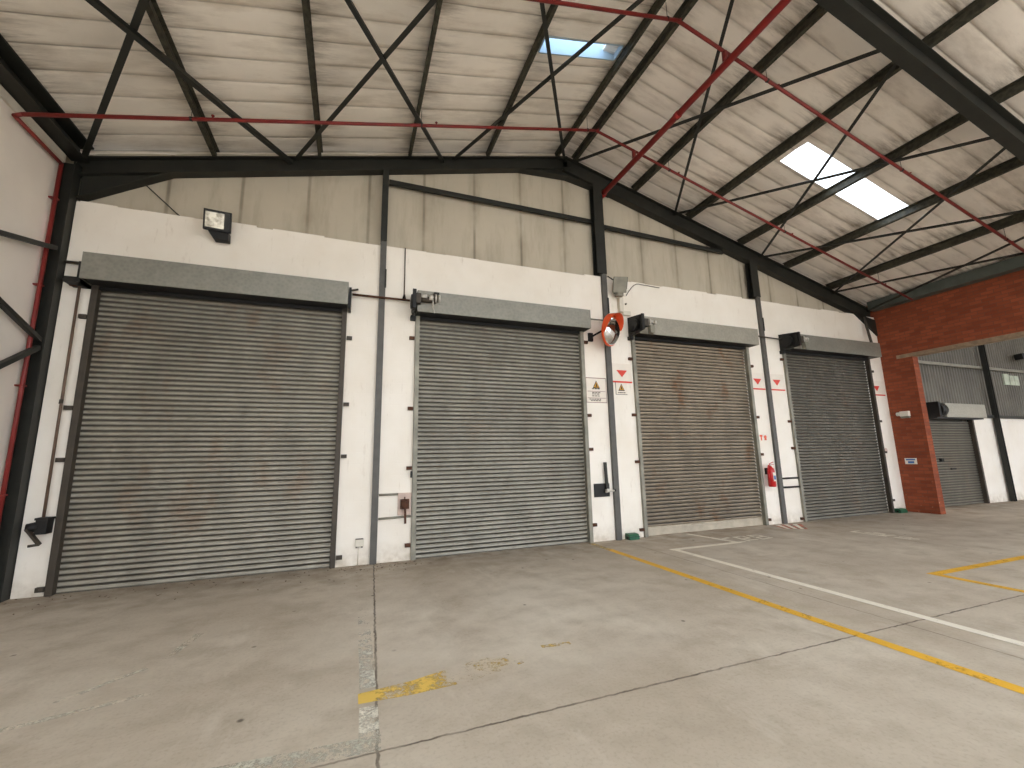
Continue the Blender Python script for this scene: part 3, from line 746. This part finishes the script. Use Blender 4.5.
# convex mirror on its arm, looking left along the wall and down
t = thing('convex_mirror', (5.02, WY - .3, 4.2), 'round convex mirror with orange hood on the middle post', 'mirror')
mc = Vector((4.965, 7.27, 4.21)); ax = Vector((.45, -.82, -.2)).normalized()
R = .315
MB().lathe(mc, ax, [(R * math.sin(a), .085 * math.cos(a) - .03) for a in [i * PI / 2 / 14 for i in range(15)]], 44).build('mirror_glass', M['mirror'], t)
MB().lathe(mc, ax, [(R - .012, -.035), (R + .0, -.03), (R + .022, -.04), (R + .022, -.075), (R - .02, -.1), (.0, -.15)], 44).build('back_shell', M['orange'], t)
p_, q_, d_, a_, u_ = MB().frame(mc, mc + ax, (0, 0, 1))
mb = MB(); N = 24; ring = []
for i in range(N + 1):
    an = PI * (-.1 + 1.05 * i / N); k = math.sin(PI * i / N) ** .7
    dr = a_ * math.cos(an) + u_ * math.sin(an)
    ring.append((mc + dr * (R + .02) - ax * .06, mc + dr * (R + .03) + ax * (.12 * k), dr))
for (A, B, d1), (C2, D, d2) in zip(ring, ring[1:]):
    for o1, o2 in ((0, 0), (.006, .006)):
        f = mb._face([mb.bm.verts.new(v) for v in (A + d1 * o1, C2 + d2 * o1, D + d2 * o2, B + d1 * o2)]); f.smooth = True
mb.build('hood', M['orange'], t)
MB().tube([mc - ax * .15, mc - ax * .2, Vector((5.09, WY - .1, 4.24)), Vector((5.09, WY - .06, 4.24))], .018, 10).build('arm', M['black'], t)
MB().tube([(4.68, WY - .02, 4.15), (4.68, WY - .08, 4.15), (4.85, WY - .2, 4.25), (4.9, WY - .28, 4.27)], .02, 10).box(4.63, 4.73, WY - .05, WY, 4.06, 4.24).build('stay', M['black'], t)

# ------------------------------------------------------------------ wall fittings
t = thing('switch_box', (.9, WY - .06, .75), 'stained board with a rusty isolator handle left of the second shutter', 'switch')
MB().box(.78, 1.0, WY - .03, WY, .74, 1.1).build('board', M['wood'], t)
MB().box(.82, .96, WY - .1, WY - .03, .84, 1.0).cyl((.89, WY - .1, .92), (.89, WY - .14, .92), .05, 14).build('isolator', M['rust'], t, .006)
MB().bar((.89, WY - .12, .86), (.895, WY - .14, .61), .035, .03).build('handle', M['rust'], t)
MB().bar((.885, WY - .09, .99), (.885, WY - .09, 1.04), .02, .02).build('spindle', M['rust'], t)
tag(MB().box(.98, 1.0, WY - .07, WY - .0, 1.35, 1.46).build('door_catch', M['black']), 'small dark catch on the wall edge of the second shutter', 'catch')
t = thing('socket_box', (.19, WY - .03, .28), 'small white socket box low on the wall by the slim post', 'socket')
MB().box(.13, .26, WY - .045, WY, .29, .4).build('cover', M['grey_white'], t, .004)
MB().box(.13, .25, WY - .05, WY - .0, .4, .412).box(.135, .165, WY - .05, WY - .01, .272, .29).box(.215, .245, WY - .05, WY - .01, .272, .29).build('cable_entry', M['ink'], t)
MB().tube([(.185, WY - .015, .29), (.18, WY - .015, .0)], .007, 6).build('cable', M['grey_white'], t)
t = thing('lever_plate', (4.77, WY - .05, .85), 'black operating plate with upright lever right of the second shutter', 'lever')
MB().box(4.59, 4.94, WY - .03, WY, .85, 1.11).build('plate', M['black'], t, .004)
MB().bar((4.845, WY - .06, 1.53), (4.865, WY - .06, .98), .055, .04).build('lever', M['steel'], t)
MB().cyl((4.86, WY - .02, .98), (4.86, WY - .12, .98), .03, 12).cyl((4.8, WY - .1, .95), (4.98, WY - .13, .97), .02, 10).build('pivot', M['silver'], t)
MB().ball((5.0, WY - .13, .975), .026).build('knob', M['black'], t)

def tri(mb, c, w, h, y, th=.004, down=False):
    s = -1 if down else 1
    return mb.extrude([(c[0] - w/2, y, c[1] - s*h/2), (c[0] + w/2, y, c[1] - s*h/2), (c[0], y, c[1] + s*h/2)], (0, -th, 0))
def hazard(t, cx, cz, w):
    mb = MB(); tri(mb, (cx, cz), w, w * .95, WY - .012); mb.build('triangle_border', M['black'], t)
    mb = MB(); tri(mb, (cx, cz - w * .02), w * .74, w * .68, WY - .016); mb.build('triangle', M['warn_y'], t)
    MB().box(cx - w*.07, cx + w*.07, WY - .023, WY - .02, cz - w*.28, cz + w*.02).box(cx - w*.15, cx + w*.15, WY - .023, WY - .02, cz - w*.28, cz - w*.2).ball((cx, WY - .02, cz + w*.05), w*.07, 8).build('symbol', M['black'], t)
t = thing('warning_sign', (4.77, WY, 2.75), 'large faded warning notice with amber triangle right of the second shutter', 'sign')
MB().box(4.52, 5.01, WY - .008, WY, 2.75, 3.28).build('board', M['sign_white'], t)
mb = MB()
for a in ((4.52, 5.01, 3.265, 3.28), (4.52, 5.01, 2.75, 2.762), (4.52, 4.53, 2.75, 3.28), (5.0, 5.01, 2.75, 3.28), (4.55, 4.98, 2.985, 2.995), (4.55, 4.98, 2.845, 2.855)): mb.box(a[0], a[1], WY - .011, WY - .008, a[2], a[3])
mb.build('border', simple('faded_maroon_ink', rgb(150, 112, 104), .6), t)
hazard(t, 4.765, 3.135, .17)
mb = MB(); random.seed(5)
for z, n in ((3.035, 3), (2.955, 3), (2.925, 3), (2.885, 3), (2.815, 5), (2.785, 4)):
    x = 4.765 - n * .035
    for k in range(n):
        w = random.uniform(.035, .06); mb.box(x, x + w, WY - .011, WY - .008, z, z + .018); x += w + .014
mb.build('lettering', M['ink'], t)
t = thing('warning_sign', (5.38, WY, 2.94), 'small square warning sign with amber triangle under a red arrow', 'sign')
MB().box(5.24, 5.53, WY - .008, WY, 2.94, 3.21).build('board', M['sign_white'], t)
MB().box(5.24, 5.25, WY - .011, WY - .008, 2.94, 3.21).box(5.24, 5.53, WY - .011, WY - .008, 2.94, 2.95).build('border', M['ink'], t)
hazard(t, 5.385, 3.1, .16)
mb = MB(); x = 5.3
for w in (.03, .05, .03, .04): mb.box(x, x + w, WY - .011, WY - .008, 2.975, 2.995); x += w + .01
mb.build('lettering', M['ink'], t)

def arrow(cx, x0, x1, label):
    t = thing('arrow_sign', (cx, WY, 3.2), label, 'sign', 'white panels with a red arrow and red line')
    MB().box(x0, x1, WY - .006, WY, 3.22, 3.62).build('panel', M['sign_white'], t)
    mb = MB(); tri(mb, (cx, 3.4), .27, .15, WY - .007, .004, True); mb.build('arrow', M['sign_red'], t)
    MB().box(x0, x1, WY - .011, WY - .006, 3.2, 3.235).build('red_line', M['sign_red'], t)
arrow(5.42, 5.17, 5.67, 'red down arrow panel on the wall directly left of the third shutter')
arrow(9.38, 9.2, 9.62, 'red down arrow panel just left of the post between third and fourth shutters')
arrow(10.04, 9.8, 10.3, 'red down arrow panel just left of the fourth shutter')
arrow(13.96, 13.83, 14.3, 'red down arrow panel on the strip beside the red brick pier')
t = thing('fire_sign', (9.36, WY, 1.95), 'small white sign with two orange symbols above the extinguisher', 'sign')
MB().box(9.22, 9.5, WY - .008, WY, 1.94, 2.1).build('board', M['sign_white'], t)
MB().box(9.265, 9.305, WY - .011, WY - .008, 1.955, 2.05).box(9.24, 9.33, WY - .011, WY - .008, 2.045, 2.085).build('symbol', M['orange'], t)
MB().cyl((9.42, WY - .011, 2.035), (9.42, WY - .007, 2.035), .045, 12).box(9.385, 9.455, WY - .011, WY - .008, 1.96, 2.0).build('symbol', M['orange'], t)

t = thing('fire_extinguisher', (9.31, WY - .14, .86), 'red fire extinguisher hanging on the wall left of the fourth shutter', 'fire extinguisher')
ex, ey = 9.31, WY - .14
MB().lathe((ex, ey, .87), (0, 0, 1), [(0, 0), (.07, 0), (.082, .02), (.082, .37), (.07, .42), (.035, .45), (.028, .47), (.028, .48), (0, .48)], 24).build('cylinder', M['ext_red'], t)
mb = MB()
for i in range(9):
    a0, a1 = [math.radians(-135 + 90 * (i + k) / 9 + 20) for k in (0, 1)]
    P = [(ex + .0835 * math.cos(a), ey + .0835 * math.sin(a)) for a in (a0, a1)]
    mb.extrude([(P[0][0], P[0][1], 1.0), (P[1][0], P[1][1], 1.0), (P[1][0], P[1][1], 1.2), (P[0][0], P[0][1], 1.2)], (0, -.002, 0))
mb.build('label', M['sign_white'], t)
MB().box(ex - .03, ex + .03, ey - .089, ey - .085, 1.04, 1.13).build('label_print', M['blue'], t)
MB().cyl((ex, ey, 1.34), (ex, ey, 1.4), .022, 12).build('valve', M['silver'], t)
for za, zb in ((1.4, 1.44), (1.385, 1.385)): MB().bar((ex - .03, ey, za), (ex + .11, ey, zb), .02, .014).build('handle', M['ext_red'], t)
MB().tube([(ex - .02, ey, 1.37), (ex - .1, ey - .03, 1.36), (ex - .135, ey - .04, 1.25), (ex - .12, ey - .04, 1.0), (ex - .11, ey - .03, .93)], .014, 10).build('hose', M['ext_red'], t)
MB().box(ex - .03, ex + .03, WY - .06, WY, 1.15, 1.3).build('bracket', M['black'], t)

def bait(x, w, label):
    t = thing('bait_box', (x, WY - .12, 0), label, 'box', 'green boxes at the foot of the wall')
    pr = [(WY - .17, 0), (WY - .17, .06), (WY - .14, .105), (WY - .02, .115), (WY - .01, .1), (WY - .01, 0)]
    MB().extrude([(x - w/2, y, z) for y, z in pr], (w, 0, 0)).build('base', M['green'], t, .006)
    MB().box(x - w/2 - .006, x + w/2 + .006, WY - .176, WY - .006, .055, .066).build('lid_seam', simple('dark_green_plastic', rgb(24, 62, 44), .5), t)
    MB().cyl((x - w/2 - .003, WY - .09, .04), (x - w/2 + .02, WY - .09, .04), .026, 12).build('entry_hole', M['black'], t)
bait(5.37, .23, 'green bait box on the floor between the second and third shutters')
bait(13.98, .28, 'green bait box on the floor beside the red brick pier')
tag(MB().lathe((13.9, WY - .02, 1.66), (0, -1, 0), [(0, .014), (.05, .012), (.07, 0)], 16).build('wall_disc', simple('pink_stained_paint', rgb(206, 180, 164), .7)), 'small pinkish disc on the white strip by the brick pier', 'disc')
# things on the brick pier
t = thing('siren_light', (XR - .06, 7.33, 2.6), 'white twin lamp box high on the red brick pier', 'lamp')
MB().box(XR - .1, XR + .004, 7.24, 7.44, 2.58, 2.72).build('casing', M['sign_white'], t, .01)
MB().cyl((XR - .07, 7.46, 2.65), (XR - .07, 7.52, 2.65), .05, 14).build('lamp', M['grey_white'], t)
MB().box(XR - .08, XR - .02, 7.24, 7.44, 2.53, 2.58).build('base', M['grey'], t)
t = thing('notice_sign', (XR, 7.4, 1.3), 'small white notice with blue print on the red brick pier', 'sign')
MB().box(XR - .008, XR, 7.28, 7.55, 1.28, 1.44).build('board', M['sign_white'], t)
MB().box(XR - .012, XR - .008, 7.31, 7.52, 1.38, 1.42).box(XR - .012, XR - .008, 7.34, 7.48, 1.3, 1.36).build('print', M['blue'], t)

# ------------------------------------------------------------------ paint on the floor
def paint(polys, name, mat, label, z=.0025):
    mb = MB()
    for poly in polys:
        mb._face([mb.bm.verts.new((x, y, z)) for x, y in poly])
    o = mb.build(name, M[mat], FLOOR); o['label'] = label
    return o
def strip(p, q, w):
    p, q = Vector(p), Vector(q); d = (q - p).normalized(); n = Vector((-d.y, d.x)) * w / 2
    return [tuple(p + n), tuple(p - n), tuple(q - n), tuple(q + n)]
paint([strip((4.42, 7.0), (4.41, -5), .125)], 'painted_line', 'yellow', 'long yellow painted line')
paint([strip((4.40, 7.62), (4.42, 7.0), .12)], 'painted_line', 'yellow_w', 'worn end of the yellow line by the wall')
paint([strip((5.44, 6.44), (5.46, -5), .115), strip((5.36, 6.5), (6.98, 6.5), .12), strip((6.91, 6.565), (6.73, 7.62), .1)], 'painted_line', 'whitep', 'stepped white painted line', .003)
paint([strip((7.38, 3.8), (14, 3.8), .12), strip((7.44, 3.735), (7.4, -5), .12)], 'painted_line', 'yellow', 'yellow painted corner on the right')
paint([strip((.205, 5.8), (.19, 3.66), .115)], 'painted_patch', 'whitep_f', 'rubbed white painted strip beside the slab joint')
paint([strip((.185, 3.4), (.175, 3.06), .12)], 'painted_patch', 'whitep_c', 'chipped white painted strip')
paint([strip((.24, 2.98), (-2.2, 3.12), .15)], 'painted_patch', 'greenp', 'worn grey green painted strip')
paint([[(.12, 3.46), (.12, 3.6), (.5, 3.64), (.9, 3.75), (1.4, 3.86), (1.4, 3.58), (.9, 3.46), (.5, 3.44)][::-1]], 'painted_patch', 'yellow_f', 'smeared yellow paint remnant, brightest at its left end')
paint([strip((1.65, 3.8), (1.92, 3.77), .06)], 'painted_patch', 'yellow_w', 'tiny yellow paint fleck', .003)
paint([strip((-2.1, 4.0), (-1.3, 4.2), .06), strip((-1.42, 4.85), (-1.32, 5.4), .07), strip((-1.9, 4.3), (-1.5, 4.7), .05)], 'painted_patch', 'whitep_w', 'scattered pale paint flecks')
# stencilled characters, too worn to read from here
def glyphs(o, bx, by, strokes, mat, label):
    """strokes in a local frame: bx along the line of writing, by up the letters"""
    o, bx, by = Vector(o), Vector(bx), Vector(by); ps = []
    for a, b in strokes:
        ps.append(strip(o + bx * a[0] + by * a[1], o + bx * b[0] + by * b[1], .075))
    paint(ps, 'painted_letters', mat, label, .0035)
C_ = [((.28, .0), (.04, .08)), ((.04, .08), (.04, .38)), ((.04, .38), (.28, .45))]
R_ = [((.4, 0), (.4, .45)), ((.4, .42), (.62, .42)), ((.62, .42), (.62, .24)), ((.4, .22), (.62, .22)), ((.45, .1), (.66, .06))]
B_ = [((.78, 0), (.78, .45)), ((.78, .42), (1.02, .38)), ((.78, .22), (1.0, .22)), ((.78, .03), (1.02, .06)), ((1.02, .38), (1.0, .22)), ((1.0, .22), (1.04, .04))]
glyphs((6.82, 6.48), (1, .02), (.12, 1), C_ + R_ + B_, 'whitep_h', 'worn white stencilled letters by the third shutter')
L_ = [((0, .02), (.0, .3)), ((.0, .02), (.62, .05)), ((.16, .18), (.5, .2)), ((.24, .32), (.46, .3)), ((.5, .05), (.6, .34)), ((.72, .08), (.98, .1)), ((.74, .2), (.9, .3)), ((.9, .1), (1.04, .24))]
glyphs((9.82, 6.32), (.03, -1), (1, .0), L_, 'whitep_h', 'worn white stencilled letters in front of the fourth shutter')
# red and white chevron strip round the foot of the post
qa, qb, qc, qd = (Vector(v) for v in ((9.25, 7.66), (9.98, 7.47), (9.4, 6.92), (9.02, 7.2)))
rd, wh = [], []
for i in range(7):
    f, g = i / 7, (i + 1) / 7
    a0, a1 = qa.lerp(qb, max(0, f - .05)), qa.lerp(qb, g - .05); b0, b1 = qd.lerp(qc, f), qd.lerp(qc, g)
    (wh if i % 2 else rd).append([tuple(b0), tuple(b1), tuple(a1), tuple(a0)])
paint(wh, 'painted_chevrons', 'whitep_h', 'white stripes of the hazard marking', .003)
paint(rd, 'painted_chevrons', 'redp', 'red stripes of the hazard marking', .003)
mb = MB(); random.seed(11)
for k in range(170):
    x = random.uniform(-3.9, 1.3) if k % 3 else random.uniform(-.1, 1.1)
    y = WY - .06 - abs(random.gauss(0, .35 if k % 3 else .2)); a = random.uniform(0, PI); l = random.uniform(.008, .026); w_ = l * random.uniform(.3, .6)
    if y < 6.2: continue
    ca, sa = math.cos(a), math.sin(a)
    mb._face([mb.bm.verts.new((x + ca * p - sa * q, y + sa * p + ca * q, .003 + h)) for p, q, h in ((-l, 0, 0), (0, -w_, .004), (l, 0, .006), (0, w_, .002))])
o = mb.build('leaf_litter', simple('dry_leaf_brown', rgb(92, 68, 46), .8, 0, .2, 40)); tag(o, 'scattered dry leaf bits along the foot of the white wall', 'debris', None, 'stuff')

# ------------------------------------------------------------------ light
w = bpy.data.worlds.new('overcast_sky'); S.world = w; w.use_nodes = True
bg = w.node_tree.nodes['Background']; bg.inputs[0].default_value = (.87, .95, 1.06, 1); bg.inputs[1].default_value = 1.0
sun = bpy.data.lights.new('sun', 'SUN'); sun.energy = 6.5; sun.angle = .01; sun.color = (.91, .96, 1.06)
so = bpy.data.objects.new('sun', sun); COL.objects.link(so); so.location = (10, 30, 40); so.rotation_euler = (math.radians(-36), 0, 0)
def portal(loc, rot, sx, sy):
    l = bpy.data.lights.new('daylight_portal', 'AREA'); l.shape = 'RECTANGLE'; l.size = sx; l.size_y = sy; l.cycles.is_portal = True
    o = bpy.data.objects.new('daylight_portal', l); COL.objects.link(o); o.location = loc; o.rotation_euler = rot
portal(((XL + XR)/2, YB - .05, 1.9), (PI/2, 0, PI), XR - XL + 1, 3.8)
portal((24.3, YB - .05, 3.4), (PI/2, 0, PI), 20, 6.8)
for h, z in [(SKY_R, zr), (SKY_L, zl)] + [(h, zr) for h in FILL_SKY_R] + [(h, zl) for h in FILL_SKY_L]:
    cx, cy2 = (h[0] + h[1]) / 2, (h[2] + h[3]) / 2
    portal((cx, cy2, z(cx) + .75), (0, math.atan(SL) * (-1 if z is zl else 1), 0), h[1] - h[0] + .4, h[3] - h[2] + .4)

# ------------------------------------------------------------------ camera
cam = bpy.data.cameras.new('camera'); co = bpy.data.objects.new('camera', cam); COL.objects.link(co)
yaw, pitch, roll = (math.radians(v) for v in (20.5016, 9.7714, -1.1043))
r = Vector((math.cos(yaw), -math.sin(yaw), 0)); f = Vector((math.sin(yaw), math.cos(yaw), 0)); u = Vector((0, 0, 1))
f, u = math.cos(pitch) * f + math.sin(pitch) * u, -math.sin(pitch) * f + math.cos(pitch) * u
r, u = math.cos(roll) * r + math.sin(roll) * u, -math.sin(roll) * r + math.cos(roll) * u
co.matrix_world = Matrix(((r.x, u.x, -f.x, 0), (r.y, u.y, -f.y, 0), (r.z, u.z, -f.z, 1.65), (0, 0, 0, 1)))
cam.sensor_width = 36; cam.lens = 429.825 * 36 / 1024; cam.clip_end = 200
S.camera = co
S.view_settings.view_transform = 'Standard'; S.view_settings.look = 'None'; S.view_settings.gamma = 1
S.view_settings.use_curve_mapping = False
S.view_settings.exposure = 2.12
S.cycles.use_denoising = True
S.cycles.max_bounces = 10; S.cycles.diffuse_bounces = 6; S.cycles.transparent_max_bounces = 12
S.cycles.sample_clamp_indirect = 10
